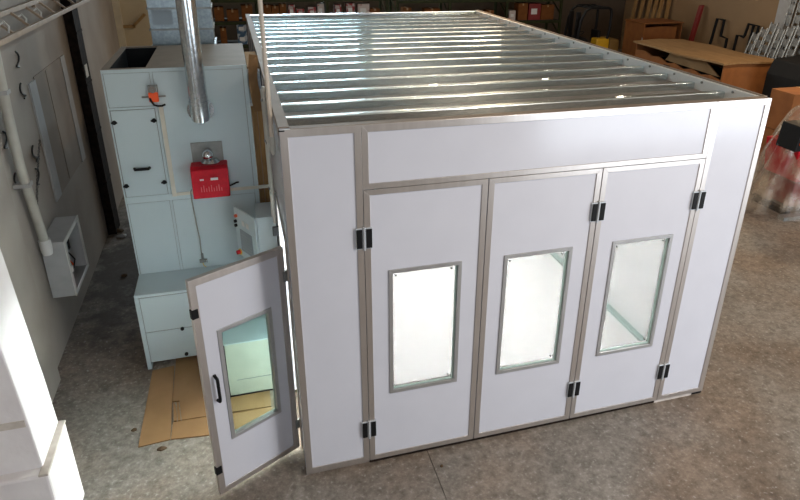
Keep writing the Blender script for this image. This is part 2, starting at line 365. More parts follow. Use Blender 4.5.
# hinges between panels
for xi in (0, 2, 3):
    for zc in (2.325, 0.385):
        x = XJ[xi]; h = B(x - 0.068, -0.016, zc - 0.092, x + 0.068, -0.006, zc + 0.092).build('hinge', M['silver'], booth, bevel=0.003)
        for s in (-1, 1):
            B(x + s * 0.039 - 0.023, -0.026, zc - 0.082, x + s * 0.039 + 0.023, -0.016, zc + 0.082).build('hinge_cap', M['black'], h, bevel=0.003)
        MB().tube([(x, -0.02, zc - 0.1), (x, -0.02, zc + 0.1)], 0.011, 10).build('hinge_barrel', M['silver'], h, smooth=True)

# side walls, back wall, roof
OY0, OY1, OZ = 0.36, 1.19, 2.2          # personnel door opening
t = 0.06
side = MB().box(0.001, T + 0.001, 0.0, t, OY0, 3.24).box(0.001, OY1, 0.0, t, L, 3.24).box(0.001, OY0, OZ, t, OY1, 3.24).build('side_wall', M['panel'], booth)
MB().box(-0.004, T + 0.002, 3.19, 0.075, L, 3.252).build('top_channel', M['topchan'], side)
MB().box(-0.010, OY0 - 0.05, 0.0, 0.0, OY0, OZ + 0.05).box(-0.010, OY1 + 0.004, 0.0, 0.0, OY1 + 0.05, OZ + 0.05).box(-0.010, OY0, OZ, 0.0, OY1 + 0.004, OZ + 0.05).build('door_jamb', M['alu'], side)
for k in range(1, 6):
    B(-0.006, OY1 + 0.08 + k * 1.0 - 0.02, 0.0, 0.001, OY1 + 0.08 + k * 1.0 + 0.02, 3.19).build('panel_joint', M['alu'], side)
rs = B(W - t, T + 0.001, 0.0, W - 0.001, L, 3.24).build('side_wall', M['inner'], booth)
MB().box(W - 0.02, T + 0.002, 3.19, W + 0.004, L, 3.254).build('top_channel', M['topchan'], rs)
bk = B(t + 0.001, L - t, 0.0, W - t - 0.001, L - 0.001, 3.20).build('back_wall', M['inner'], booth)
B(t + 0.016, L - 0.10, 3.131, W - t - 0.01, L, 3.235).build('back_channel', M['galv'], bk)
B(t + 0.016, -0.004, 3.196, W - 0.03, 0.075, 3.251).build('front_top_channel', M['topchan'], booth)
B(t + 0.001, T + 0.001, 3.08, W - t - 0.001, L - t - 0.001, 3.13).build('roof_deck', M['deck'], booth)
B(t + 0.002, T + 0.032, FZ, W - t - 0.002, L - t - 0.002, 0.0).build('booth_floor', M['inner'], booth)
fc = B(W - t - 0.075, T + 0.05, 0.0, W - t - 0.001, L - 0.1, 0.035).build('floor_edge_channel', M['glassedge'], booth)
B(-0.006, -0.008, 3.236, 0.036, -0.001, 3.246).build('corner_black_bar', M['black'], booth)  # small black bar at the top left front corner
# joists: C sections, open side to the back
jm = None
xa, xb = t + 0.018, W - t - 0.012
for k in range(16):
    y = 0.49 + 0.4365 * k
    if jm is None:
        q = MB()
        prof = [(0.0, 0.0), (0.075, 0.0), (0.075, 0.014), (0.071, 0.014), (0.071, 0.004), (0.004, 0.004), (0.004, 0.062), (0.071, 0.061), (0.071, 0.050), (0.075, 0.050), (0.075, 0.062), (0.069, 0.066), (0.012, 0.068), (0.003, 0.065), (0.0, 0.058)]
        q.prism(prof, 'x', xa, xb)
        jm = q.build('roof_joist', M['joist'], booth); jm.location = (0, y, 3.131)
        js = jm
    else:
        js = share(jm, 'roof_joist', booth, (0, y, 3.131))
# bolts beside the joist ends on the right hand wall
bl = None
for k in range(16):
    y = 0.40 + 0.4365 * k
    if bl is None: bl = MB().tube([(W - t - 0.012, 0, 0), (W - t - 0.001, 0, 0)], 0.012, 8).build('wall_bolt', M['steelplate'], booth, loc=(0, y, 3.215))
    else: share(bl, 'wall_bolt', booth, (0, y, 3.215))

# personnel door, swung open
hx, hy = -0.030, 0.333
ang = math.atan2(-0.05 - 0.335, -0.75 + 0.03)
DW = 0.817; z0, z1 = 0.018, 2.155
ws0, ws1, wz0, wz1 = 0.158, 0.65, 0.537, 1.65
# local x = along the leaf from the hinge, +y = the side facing the camera (after rotation)
pd = (MB().box(0, -0.038, z0, ws0 + 0.02, -0.002, z1).box(ws1 - 0.02, -0.038, z0, DW, -0.002, z1)
      .box(ws0 + 0.02, -0.038, z0, ws1 - 0.02, -0.002, wz0 + 0.02).box(ws0 + 0.02, -0.038, wz1 - 0.02, ws1 - 0.02, -0.002, z1)).build('personnel_door', M['panel'], booth, loc=(hx, hy, 0), rotz=ang)
pd['label'] = 'open white side door with window and black pull handle'
MB().frame(-0.002, z0 - 0.002, DW + 0.002, z1 + 0.002, 0.06, 0.055, 0.055, 0.06, -0.042, 0.004).build('door_trim', M['alu'], pd, bevel=0.002)
MB().frame(ws0, wz0, ws1, wz1, 0.034, 0.034, 0.034, 0.034, -0.046, 0.008).build('window_frame', M['alud'], pd, bevel=0.002)
B(ws0 + 0.03, -0.024, wz0 + 0.03, ws1 - 0.03, -0.018, wz1 - 0.03).build('window_pane', M['glass'], pd)
MB().tube([(0.722, 0.0, 1.0), (0.722, 0.045, 1.015), (0.722, 0.05, 1.04), (0.722, 0.05, 1.21), (0.722, 0.045, 1.235), (0.722, 0.0, 1.25)], 0.014, 8).build('pull_handle', M['black'], pd, smooth=True)
for z in (1.867, 0.289):
    B(0.775, -0.03, z - 0.04, DW + 0.012, 0.012, z + 0.04).build('door_latch', M['black'], pd, bevel=0.004)
for z in (1.888, 0.298):
    B(-0.03, -0.012, z - 0.05, 0.022, 0.014, z + 0.05).build('door_hinge', M['steelplate'], pd, bevel=0.003)
B(-0.07, OY1 - 0.045, 1.88, -0.013, OY1 - 0.005, 1.97).build('jamb_catch', M['black'], side, bevel=0.004)

# interior light boxes along both side walls: they light the booth and spill out of the open door
M['tube'] = emit('fluorescent_diffuser', (0.90, 1.0, 0.96), 100.0)
for sx in (0, 1):
    for k in range(4):
        y = 0.55 + k * 1.68
        f = thing('light_fixture', 'bright fluorescent light box high on the side wall inside the spray booth', 'light', (0.12 if sx == 0 else W - 0.12, y, 2.5), 0, 'light boxes inside the spray booth')
        s = 1 if sx == 0 else -1
        MB().prism([(-0.055 * s, -0.35), (-0.045 * s, -0.35), (0.24 * s, 0.45), (-0.055 * s, 0.45)], 'y', 0.0, 1.35).build('housing', M['inner'], f)
        MB().prism([(-0.04 * s, -0.33), (-0.034 * s, -0.335), (0.235 * s, 0.41), (0.229 * s, 0.415)], 'y', 0.06, 1.29).build('diffuser', M['tube'], f)

# ------------------------------------------------------------------ air handling unit
AX0, AX1, AY0, AY1 = -1.555, -0.142, 2.545, 4.04
ahu = thing('air_handling_unit', 'tall pale blue air handling cabinet beside the booth with a dark open hatch on top', 'air handler', ((AX0 + AX1) / 2, (AY0 + AY1) / 2, FZ))
O = Vector(ahu.location)
def ab(x0, y0, z0, x1, y1, z1): return B(x0 - O.x, y0 - O.y, z0 - O.z, x1 - O.x, y1 - O.y, z1 - O.z)
hx0, hx1 = AX0 + 0.06, -1.14
bd = MB()
for bx in ((AX0, AY0, FZ, AX1, AY0 + 0.04, 3.235), (AX0, AY1 - 0.04, FZ, AX1, AY1, 3.235), (AX0, AY0 + 0.04, FZ, AX0 + 0.04, AY1 - 0.04, 3.235),
           (AX1 - 0.04, AY0 + 0.04, FZ, AX1, AY1 - 0.04, 3.235)):
    bd.box(bx[0] - O.x, bx[1] - O.y, bx[2] - O.z, bx[3] - O.x, bx[4] - O.y, bx[5] - O.z)
body = bd.build('body', M['blueseam'], ahu)
M['topgrey'] = mat('air_unit_top', (0.235, 0.19, 0.152), (0.205, 0.165, 0.13), rough=0.6)
ab(hx1, AY0, 3.235, AX1, AY1, 3.25).build('top_plate', M['topgrey'], ahu)
hr = MB()
for bx in ((AX0, AY0, 3.235, hx1, AY0 + 0.07, 3.25), (AX0, AY1 - 0.05, 3.235, hx1, AY1, 3.25), (AX0, AY0 + 0.07, 3.235, hx0, AY1 - 0.05, 3.25)):
    hr.box(bx[0] - O.x, bx[1] - O.y, bx[2] - O.z, bx[3] - O.x, bx[4] - O.y, bx[5] - O.z)
hr.build('hatch_rim', M['topgrey'], ahu)
ab(AX0 + 0.041, AY0 + 0.041, 2.3, hx1 + 0.02, AY1 - 0.041, 2.33).build('hatch_shade_floor', M['blackshade'], ahu)  # near-black hatch interior, its shade put into the colour
ab(AX0 + 0.041, AY1 - 0.06, 2.34, hx1 + 0.02, AY1 - 0.042, 3.23).build('hatch_shade_wall', M['blackshade'], ahu)
ab(AX0 + 0.041, AY0 + 0.041, 2.34, AX0 + 0.05, AY1 - 0.061, 3.23).build('hatch_shade_wall', M['blackshade'], ahu)
ab(hx1 + 0.005, AY0 + 0.041, 2.34, hx1 + 0.02, AY1 - 0.061, 3.23).build('hatch_shade_wall', M['blackshade'], ahu)
MB().tube([(-1.36 - O.x, 3.5 - O.y, 2.35 - O.z), (-1.36 - O.x, 3.5 - O.y, 2.85 - O.z)], 0.06, 12).build('damper_shaft', M['steelplate'], ahu, smooth=True)
# face frame with separate panels set a hair proud, dark joints between
yf = 2.536
def face(name, x0, z0, x1, z1, m='blue', d=0.0):
    return ab(x0, yf - d, z0, x1, AY0, z1).build(name, M[m], ahu, bevel=0.002)
face('frame_bar', AX0, FZ, AX1, 0.885)
face('frame_bar', AX0, 0.886, -1.540, 3.25)
face('frame_bar', -0.185, 0.886, AX1, 3.25)
face('frame_bar', -1.538, 3.214, -0.187, 3.25)
face('frame_bar', -1.538, 2.838, -1.104, 2.862)
face('frame_bar', -1.538, 1.796, -0.187, 1.872)
face('frame_bar', -1.104, 1.874, -1.078, 3.212)
face('frame_bar', -1.104, 0.886, -1.078, 1.794)
face('side_panel', -1.534, 2.867, -1.108, 3.21)
face('side_panel', -1.074, 1.877, -0.190, 3.21)
face('side_panel', -1.534, 0.89, -1.108, 1.791)
face('side_panel', -1.074, 0.89, -0.190, 1.791)
ad = face('access_door', -1.530, 1.878, -1.110, 2.832, d=0.004)
MB().tube([(-1.40 - O.x, yf - O.y - 0.004, 2.195 - O.z), (-1.395 - O.x, yf - O.y - 0.04, 2.195 - O.z), (-1.255 - O.x, yf - O.y - 0.04, 2.195 - O.z), (-1.25 - O.x, yf - O.y - 0.004, 2.195 - O.z)], 0.016, 8).build('door_handle', M['black'], ad, smooth=True)
for x, z in ((-1.513, 2.712), (-1.131, 2.712), (-1.511, 2.01), (-1.127, 2.02)):
    MB().tube([(x - O.x, yf - O.y - 0.025, z - O.z), (x - O.x, yf - O.y - 0.003, z - O.z)], 0.022, 10).box(x - O.x - 0.03, yf - O.y - 0.03, z - O.z - 0.009, x - O.x + 0.03, yf - O.y - 0.02, z - O.z + 0.009).build('quarter_turn_latch', M['black'], ad)
ab(-1.066, yf - 0.012, 1.84, -1.022, yf, 2.86).build('gas_rail', M['cream'], ahu, bevel=0.003)
ab(-1.022, yf - 0.012, 1.846, AX1, yf, 1.882).build('gas_rail', M['cream'], ahu, bevel=0.003)

# low cabinet in front of the air unit
lc = thing('fan_cabinet', 'low pale blue metal cabinet with two flush panels standing on cardboard', 'cabinet', (-0.9, 2.28, FZ))
O2 = Vector(lc.location)
def lb(x0, y0, z0, x1, y1, z1): return B(x0 - O2.x, y0 - O2.y, z0 - O2.z, x1 - O2.x, y1 - O2.y, z1 - O2.z)
LX0, LX1, LY0, LY1 = -1.553, -0.25, 2.03, 2.535
lb(LX0 + 0.01, LY0 + 0.012, 0.05, LX1, LY1, 0.90).build('body', M['blueseam'], lc)
lb(LX0, LY0 + 0.006, 0.893, LX1, LY1, 0.925).build('top', M['blue'], lc, bevel=0.003)
lb(LX0, LY0, FZ, LX0 + 0.045, LY1, 0.892).build('corner_post', M['blue'], lc, bevel=0.003)
lb(LX1 - 0.045, LY0, FZ, LX1, LY1, 0.892).build('corner_post', M['blue'], lc, bevel=0.003)
for a_, c_, k_ in ((0.452, 0.885, 0.478), (0.052, 0.442, 0.135)):
    p = lb(LX0 + 0.051, LY0 + 0.002, a_, LX1 - 0.051, LY0 + 0.012, c_).build('front_panel', M['blue'], lc, bevel=0.002)
    MB().tube([(-1.122 - O2.x, LY0 - O2.y - 0.018, k_ - 0.035 - O2.z), (-1.122 - O2.x, LY0 - O2.y + 0.002, k_ - 0.035 - O2.z)], 0.020, 10).build('turn_knob', M['black'], p)

# lower cabinet standing behind the open side door
sc2 = thing('duct_cabinet', 'small pale cabinet with dark edges seen through the open side door window', 'cabinet', (-0.37, 1.65, FZ + 0.02))
B(-0.285, -0.365, 0.012, 0.27, 0.355, 0.66).build('body', M['palecab'], sc2, bevel=0.004)
B(-0.295, -0.375, 0.66, 0.28, 0.36, 0.675).build('top', M['blue'], sc2, bevel=0.003)
MB().box(-0.293, -0.372, 0.0, -0.284, -0.36, 0.66).box(-0.293, -0.372, 0.0, 0.275, -0.36, 0.013).build('edge_strip', M['black'], sc2)
B(-0.2, -0.369, 0.2, 0.25, -0.365, 0.205).build('panel_seam', M['blueseam'], sc2)

# exhaust flue
fx, fy = -0.655, 2.36
fl_ = thing('exhaust_flue', 'shiny round galvanised flue pipe rising from the front of the pale blue cabinet', 'pipe', (fx, fy, 2.8))
MB().tube([(0, 0, 0.12), (0, 0, ZC - 2.8)], 0.093, 28).build('pipe', M['galv'], fl_, smooth=True)
MB().tube([(0, 0, 0.12), (0, 0.0, 0.02), (0, 0.012, -0.055), (0, 0.03, -0.075)], [0.096, 0.096, 0.093, 0.06], 28).tube([(0, 0.0, 0.0), (0, 0.172, 0.0)], 0.093, 28).build('elbow', M['galv'], fl_, smooth=True)
MB().tube([(0, 0, 0.10), (0, 0, 0.135)], 0.100, 28).tube([(0, 0, 0.17), (0, 0, 0.18)], 0.097, 28).build('pipe_band', M['galv'], fl_, smooth=True)
for z in (0.62, 1.25, 1.9):
    MB().tube([(0, 0, z), (0, 0, z + 0.015)], 0.097, 28).build('pipe_band', M['galv'], fl_, smooth=True)
MB().tube([(0, 0.158, 0.0), (0, 0.175, 0.0)], 0.135, 28).build('wall_flange', M['galv'], fl_, smooth=True)
for a_ in range(6):
    x_, z_ = 0.118 * math.cos(a_ * 1.047), 0.118 * math.sin(a_ * 1.047)
    MB().tube([(x_, 0.150, z_), (x_, 0.159, z_)], 0.008, 6).build('flange_bolt', M['chrome'], fl_)

# burner
bu = thing('burner', 'bright red gas burner box with a chrome motor and steel plate above it', 'burner', (-0.64, 2.30, 1.89))
MB().prism([(-0.05, 0.0), (0.236, 0.02), (0.236, 0.33), (0.06, 0.335), (0.0, 0.31)], 'x', -0.188, 0.193).build('cover', M['red'], bu, bevel=0.012)
B(-0.166, 0.222, 0.28, 0.16, 0.236, 0.55).build('mounting_plate', M['steelplate'], bu, bevel=0.002)
MB().tube([(0, 0.222, 0.43), (0, 0.15, 0.43)], 0.055, 18).build('motor_neck', M['steelplate'], bu, smooth=True)
q = MB(); q.tube([(0, 0.16, 0.43), (0, 0.13, 0.43), (0, 0.10, 0.425), (0, 0.085, 0.42)], [0.062, 0.06, 0.042, 0.015], 18); q.build('motor_cap', M['chrome'], bu, smooth=True)
MB().tube([(0.02, 0.2, 0.335), (0.02, 0.2, 0.37)], [0.10, 0.07], 18).build('collar', M['galv'], bu, smooth=True)
B(-0.10, -0.043, 0.205, -0.06, -0.037, 0.222).build('badge', M['white'], bu)
B(0.01, -0.045, 0.203, 0.085, -0.037, 0.228).build('badge', M['white'], bu)
for k in range(9):
    x_ = -0.10 + k * 0.026; h_ = 0.055 + 0.02 * math.sin(k * 2.1)
    B(x_, -0.046, 0.075, x_ + 0.008, -0.035, 0.075 + h_).build('emboss_stroke', M['redd'], bu)  # raised strokes standing for illegible embossed lettering
cb = MB().tube([(-0.85, 2.40, 1.95), (-0.868, 2.46, 1.9), (-0.872, 2.515, 1.8), (-0.86, 2.515, 1.5), (-0.845, 2.515, 1.3), (-0.852, 2.52, 1.06), (-0.842, 2.52, 1.0)], 0.007, 6).build('burner_cable', M['cable'])
tag(cb, 'thin grey cable hanging from the red burner box down the cabinet face', 'cable')
vb = thing('gas_valve', 'small silver gas valve hanging at the end of the burner cable', 'valve', (-0.84, 2.50, 1.0))
MB().tube([(-0.005, 0.01, 0.03), (-0.005, 0.01, 0.11)], 0.014, 10).tube([(-0.04, 0.005, 0.02), (0.03, 0.005, 0.02)], 0.022, 12).build('valve_body', M['steelplate'], vb, smooth=True)
MB().tube([(0.03, 0.005, 0.02), (0.045, 0.005, 0.02)], 0.028, 12).build('valve_cap', M['galv'], vb, smooth=True)
MB().tube([(-0.01, 0.01, 0.0), (-0.005, 0.02, -0.05), (0.02, 0.02, -0.074)], 0.004, 6).build('valve_wire', M['yellow'], vb)
bc = MB().tube([(-0.45, 2.40, 1.96), (-0.40, 2.46, 1.955), (-0.375, 2.51, 1.95), (-0.352, 2.528, 1.945)], 0.010, 6).build('power_cable', M['black'])
tag(bc, 'short black cable running from the red burner box to the cabinet face', 'cable')

# damper actuator
da = thing('damper_actuator', 'small orange and silver damper actuator on the pale blue cabinet face', 'actuator', (-1.09, 2.536, 2.96))
B(-0.05, -0.06, -0.045, 0.042, -0.001, 0.055).build('housing', M['orange'], da, bevel=0.008)
B(-0.05, -0.045, 0.05, 0.045, -0.001, 0.125).build('bracket', M['steelplate'], da, bevel=0.006)
MB().tube([(-0.003, -0.062, 0.085), (-0.003, -0.045, 0.085)], 0.034, 14).build('spindle_clamp', M['chrome'], da, smooth=True)
MB().tube([(-0.12, -0.02, 0.005), (0.11, -0.02, 0.005)], 0.009, 8).build('shaft', M['steelplate'], da)
MB().tube([(-0.04, -0.062, 0.0), (-0.03, -0.068, -0.03), (-0.01, -0.05, -0.075), (0.02, -0.02, -0.095), (0.06, -0.010, -0.098), (0.095, -0.008, -0.085)], 0.010, 8).build('actuator_cable', M['black'], da, smooth=True)

# control cabinet on the booth's side wall with its door ajar
cc = thing('control_cabinet', 'pale electrical control cabinet with its door ajar on the booth side wall', 'control cabinet', (-0.105, 2.0, 1.2))
B(-0.10, -0.20, 0.0, 0.095, 0.21, 0.60).build('enclosure', M['blue'], cc, bevel=0.004)
a2 = math.atan2(2.217 - 1.807, -0.411 + 0.206)
cd = B(0.0, 0.003, 0.012, 0.455, 0.022, 0.592).build('cabinet_door', M['blue'], cc, bevel=0.004, loc=(-0.102, -0.197, 0.0), rotz=a2)
B(0.09, 0.022, 0.10, 0.35, 0.028, 0.36).build('display_panel', M['grey'], cd)
for k in range(6):
    B(0.115, 0.028, 0.135 + k * 0.034, 0.325, 0.030, 0.140 + k * 0.034).build('display_line', M['strip'], cd)
for k in range(2):
    B(0.14 + 0.09 * k, 0.022, 0.42, 0.20 + 0.09 * k, 0.028, 0.48).build('gauge', M['white'], cd, bevel=0.004)
for k, (x_, z_, m_) in enumerate(((0.40, 0.50, 'orange'), (0.42, 0.43, 'black'), (0.42, 0.38, 'black'))):
    MB().tube([(x_, 0.022, z_), (x_, 0.045, z_)], 0.018, 12).build('button', M[m_], cd, smooth=True)
MB().tube([(0.40, 0.022, 0.06), (0.40, 0.03, 0.06)], 0.036, 14).build('emergency_plate', M['yellow'], cd, smooth=True)
MB().tube([(0.40, 0.03, 0.06), (0.40, 0.065, 0.06)], 0.024, 14).build('emergency_stop', M['red'], cd, smooth=True)

# duct joining air unit and booth, and what fills the narrow gap below it
du = thing('connecting_duct', 'galvanised duct box bridging the pale blue cabinet and the booth', 'duct', (-0.07, 2.95, 2.80))
B(-0.068, -0.36, 0.0, 0.062, 0.6, 0.40).build('duct_body', M['galvd'], du)
for z in (0.0, 0.36):
    B(-0.070, -0.385, z, 0.064, -0.36, z + 0.04).build('flange', M['galv'], du)
for x0_, x1_, z1_ in ((-0.135, -0.075, 2.78), (-0.072, -0.015, 2.74)):
    tag(B(x0_, 2.62, FZ, x1_, 2.65, z1_).build('timber_plank', M['wood'], bevel=0.003), 'narrow brown timber plank standing in the gap between cabinet and booth', 'timber', 'timber planks in the gap beside the booth')
pp = MB(); k = 9
for i in range(k):
    u = i / (k - 1)
    pp.v += [(-0.105 - 0.03 * math.sin(u * 3.1), 2.53 + 0.02 * math.sin(u * 9), 2.74 + 0.62 * u), (-0.03 + 0.012 * math.sin(u * 8), 2.545 + 0.03 * math.sin(u * 7), 2.74 + 0.60 * u)]
    if i: pp.f.append((2 * i - 2, 2 * i - 1, 2 * i + 1, 2 * i))
tag(B(-0.137, 2.57, 3.201, -0.006, 3.55, 3.222).build('packing_board', M['board'], bevel=0.004), 'brown board laid on top of the galvanised connecting duct', 'board')
po = pp.build('packing_paper', M['board']); md = po.modifiers.new('solid', 'SOLIDIFY'); md.thickness = 0.006
tag(po, 'strip of brown packing paper hanging over the galvanised connecting duct', 'paper')

# conduits beside the booth
c1 = thing('conduit_drop', 'long cream conduit pipe dropping past the booth roof edge', 'pipe', (-0.035, 0.42, 2.95))
MB().tube([(0, 0, 0.12), (-0.002, 0, 1.0), (-0.004, 0.0, ZC - 2.95)], 0.0175, 12).build('pipe', M['conduit'], c1, smooth=True)
MB().tube([(0, 0, -0.02), (0, 0, 0.02), (0, 0, 0.10), (0, 0, 0.13)], [0.010, 0.024, 0.024, 0.021], 12).build('end_fitting', M['pipe'], c1, smooth=True)
for i_, (x_, y_, z0_, z1_, r_) in enumerate(((-0.036, 1.30, 1.95, 3.28, 0.016), (-0.040, 1.66, 1.86, 3.18, 0.012))):
    g_ = thing('wall_conduit', ('pale conduit strapped upright to the booth side wall near the open door', 'thin pale conduit standing off the booth wall above the control cabinet')[i_], 'pipe', (x_, y_, z0_))
    MB().tube([(0, 0, 0), (0, 0, z1_ - z0_)], r_, 10).build('pipe', M['pipe'], g_, smooth=True)
    for z_ in (0.3, 0.8, 1.2):
        B(-r_ - 0.004, -0.012, z_, -x_ - 0.001, 0.012, z_ + 0.025).build('strap', M['steelplate'], g_)
rl = tag(B(-0.14, 2.51, 1.85, -0.002, 2.535, 1.885).build('tie_bar', M['cream'], bevel=0.003), 'short cream bar tying the pale blue cabinet to the booth wall', 'bar')

# ------------------------------------------------------------------ galvanised ductwork behind the air unit
dw = thing('supply_duct', 'large rectangular galvanised duct standing behind the pale blue cabinet', 'duct', (-0.84, 4.45, 3.25 - 0.02))
zz = 0.0
for k, hgt in enumerate((0.20, 0.25, 0.16, 0.30, 0.30, 0.3, 0.3)):
    B(-0.37, -0.28, zz, 0.36, 0.30, zz + hgt - 0.02).build('duct_section', M['galvd'], dw)
    B(-0.385, -0.305, zz + hgt - 0.02, 0.375, 0.32, zz + hgt).build('flange', M['steelplate'], dw)
    zz += hgt
for k in range(8):
    MB().tube([(0.36, -0.31, 0.06 + 0.13 * k), (0.36, -0.28, 0.06 + 0.13 * k)], 0.012, 6).build('bolt', M['steelplate'], dw)
B(-0.33, -0.287, 0.25, -0.10, -0.281, 0.42).build('access_hatch', M['grey'], dw)
B(-0.39, -0.30, FZ - 3.23, 0.38, 0.32, 0.0).build('duct_riser', M['galvd'], dw)
# timber offcut fixed on the partition
tb = thing('timber_bracket', 'bent timber stick fixed to the cream partition wall', 'bracket', (-2.32, 10.25, 2.72))
MB().obox((-0.12, 0, 0), (0.14, 0, 0.0), (0, 0.03, 0), (0, 0, 0.03)).build('stick', M['wood'], tb)
MB().obox((0.10, 0, 0.0), (0.36, 0, 0.24), (0, 0.03, 0), (-0.02, 0, 0.02)).build('stick', M['wood'], tb)

# ------------------------------------------------------------------ things on the left wall
pb = thing('electrical_panel', 'open white electrical panel box mounted low on the grey wall', 'electrical panel', (X0 + 0.021, 3.06, 0.67))
MB().box(0.0, -0.37, 0.0, 0.235, -0.35, 0.69).box(0.0, 0.35, 0.0, 0.235, 0.37, 0.69).box(0, -0.35, 0.67, 0.235, 0.35, 0.69).box(0, -0.35, 0.0, 0.235, 0.35, 0.02).box(0.0, -0.35, 0.02, 0.012, 0.35, 0.67).build('enclosure', M['strip'], pb)
MB().box(0.236, -0.375, -0.005, 0.248, -0.32, 0.695).box(0.236, 0.32, -0.005, 0.248, 0.375, 0.695).box(0.236, -0.32, 0.645, 0.248, 0.32, 0.695).box(0.236, -0.32, -0.005, 0.248, 0.32, 0.045).build('front_rim', M['white'], pb, bevel=0.003)
B(0.014, -0.30, 0.16, 0.05, 0.30, 0.62).build('back_plate', M['strip'], pb)
for k in range(5):
    B(0.052, -0.24 + k * 0.10, 0.34, 0.13, -0.17 + k * 0.10, 0.52).build('breaker', M['grey' if k % 2 else 'black'], pb)
for k in range(4):
    MB().tube([(0.10, -0.2 + k * 0.12, 0.33), (0.16, -0.18 + k * 0.12, 0.2), (0.12, -0.1 + k * 0.1, 0.08), (0.06, 0.1, 0.03)], 0.009, 6).build('wire', M['wire' if k % 2 else 'orange'], pb)
B(0.249, -0.36, 0.30, 0.268, -0.33, 0.37).build('latch', M['white'], pb)
sp = thing('service_pipe', 'thick white service pipe running down the grey wall to the electrical panel', 'pipe', (-2.44, 2.56, 1.38))
MB().tube([(0, 0.06, 0.0), (0.0, 0.03, 0.2), (0, -0.07, 0.75), (0, -0.10, 1.0), (0, -0.07, 1.5), (0, 0.02, 2.2), (0, 0.15, ZC - 1.38)], 0.048, 14).build('pipe', M['pipe'], sp, smooth=True)
MB().tube([(0.0, 0.065, -0.12), (0, 0.063, -0.05), (0, 0.06, 0.06)], [0.05, 0.06, 0.06], 14).build('pipe_gland', M['white'], sp, smooth=True)
for z_, y_ in ((0.75, -0.07), (1.7, -0.045)):
    B(-0.099, y_ - 0.06, z_ - 0.02, 0.052, y_ + 0.06, z_ + 0.02).build('pipe_clip', M['strip'], sp)
# chain hanging beside the pipe
ch = thing('hanging_chain', 'grey chain hanging down the wall beside the white service pipe', 'chain', (-2.47, 2.66, 1.45))
lk = None
for k in range(30):
    u = k / 29; p_ = (-0.02, 0.78 * (u ** 1.5), 0.86 * u)
    if lk is None:
        q = MB(); q.tube([(0.006 * math.cos(a_ * 0.785), 0.010 * math.cos(a_ * 0.785), 0.018 * math.sin(a_ * 0.785)) for a_ in range(9)], 0.004, 5, cap=False)
        lk = q.build('chain_link', M['wire'], ch, loc=p_)
    else:
        o_ = share(lk, 'chain_link', ch, p_, (k % 2) * 1.4)
# wire hooks hung on the wall
for i_, (y_, z_, s_, f_) in enumerate(((3.48, 3.21, 1, 1), (3.40, 2.88, 1, -1), (2.525, 2.585, 1, 1), (3.30, 2.19, 1.1, -1), (3.195, 1.95, 1.1, 1), (2.557, 2.135, 1, -1))):
    q = MB(); pts = []
    for a_ in range(13):
        u = a_ / 12; pts.append((0.012, f_ * s_ * 0.07 * math.sin(u * 6.283), s_ * (0.085 - 0.17 * u) + 0.02 * math.cos(u * 6.283)))
    q.tube(pts, 0.0095, 6)
    h_ = q.build('wire_hook', M['wire'], loc=(X0, y_, z_), smooth=True)
    tag(h_, 'black wire hook bent in an S shape on the grey wall', 'hook', 'wire hooks on the grey wall')
# cable tray along the wall
ct = thing('cable_tray', 'beige ladder cable tray running high along the grey wall', 'cable tray', (-2.30, 4.0, 3.57))
for xo, zo in ((0.0, 0.0), (-0.18, 0.165)):
    MB().box(xo - 0.02, -6.0, zo - 0.02, xo + 0.02, 6.0, zo + 0.03).build('rail', M['tray'], ct, bevel=0.004)
rg = None
for k in range(21):
    y_ = -5.85 + k * 0.585
    if rg is None: rg = MB().obox((-0.18, 0, 0.165), (0.0, 0, 0.0), (0, 0.02, 0), (0.008, 0, 0.008)).build('rung', M['tray'], ct, loc=(0, y_, 0))
    else: share(rg, 'rung', ct, (0, y_, 0))
for k in range(6):
    MB().box(-0.238, -5.5 + k * 2.0, 0.10, -0.2, -5.46 + k * 2.0, 0.22).build('wall_bracket', M['tray'], ct)
for k in range(3):
    MB().tube([(-0.05, -1.2 + k * 0.62, 0.03), (-0.03, -1.22 + k * 0.62, 0.09), (-0.08, -1.16 + k * 0.62, 0.13), (-0.12, -1.2 + k * 0.62, 0.10)], 0.010, 6).build('tray_clip', M['white'], ct)
# steel column
sc_ = thing('steel_column', 'dark rusty steel column standing against the grey wall', 'column', (X0 + 0.06, 6.10, FZ))
MB().box(-0.055, -0.17, 0, 0.06, 0.17, ZC - FZ).box(0.061, -0.19, 0, 0.075, 0.19, ZC - FZ).build('web_and_flanges', M['brownsteel'], sc_)
B(0.076, -0.13, 2.56, 0.085, 0.03, 2.74).build('white_plate', M['white'], sc_)
for z_ in (0.9, 1.7, 2.45, 3.2):
    B(0.0751, -0.19, z_, 0.083, 0.19, z_ + 0.03).build('splice_strap', M['brownsteel'], sc_)

# ------------------------------------------------------------------ floor: flattened cardboard and litter
cbx = thing('flattened_carton', 'flattened brown cardboard carton lying on concrete under the low cabinet', 'cardboard', (-0.9, 1.4, FZ))
O3 = Vector(cbx.location)
def cbp(name, pts, z0_, z1_):
    return MB().prism([(x_ - O3.x, y_ - O3.y) for x_, y_ in pts], 'z', z0_, z1_).build(name, M['board'], cbx)
cbp('carton_panel', [(-1.52, 0.79), (-1.232, 0.815), (-1.27, 2.02), (-1.50, 1.99)], 0.001, 0.011)
cbp('carton_panel', [(-1.226, 0.815), (-0.25, 0.70), (-0.25, 1.02), (-0.55, 1.02), (-1.222, 1.055)], 0.001, 0.012)
cbp('carton_panel', [(-1.14, 1.065), (-0.25, 1.03), (-0.25, 2.4), (-1.262, 2.38), (-1.248, 1.38), (-1.18, 1.37)], 0.001, 0.016)
cbp('torn_flap', [(-1.215, 1.062), (-1.185, 1.060), (-1.195, 1.2), (-1.21, 1.30), (-1.238, 1.372), (-1.225, 1.2)], 0.002, 0.02)
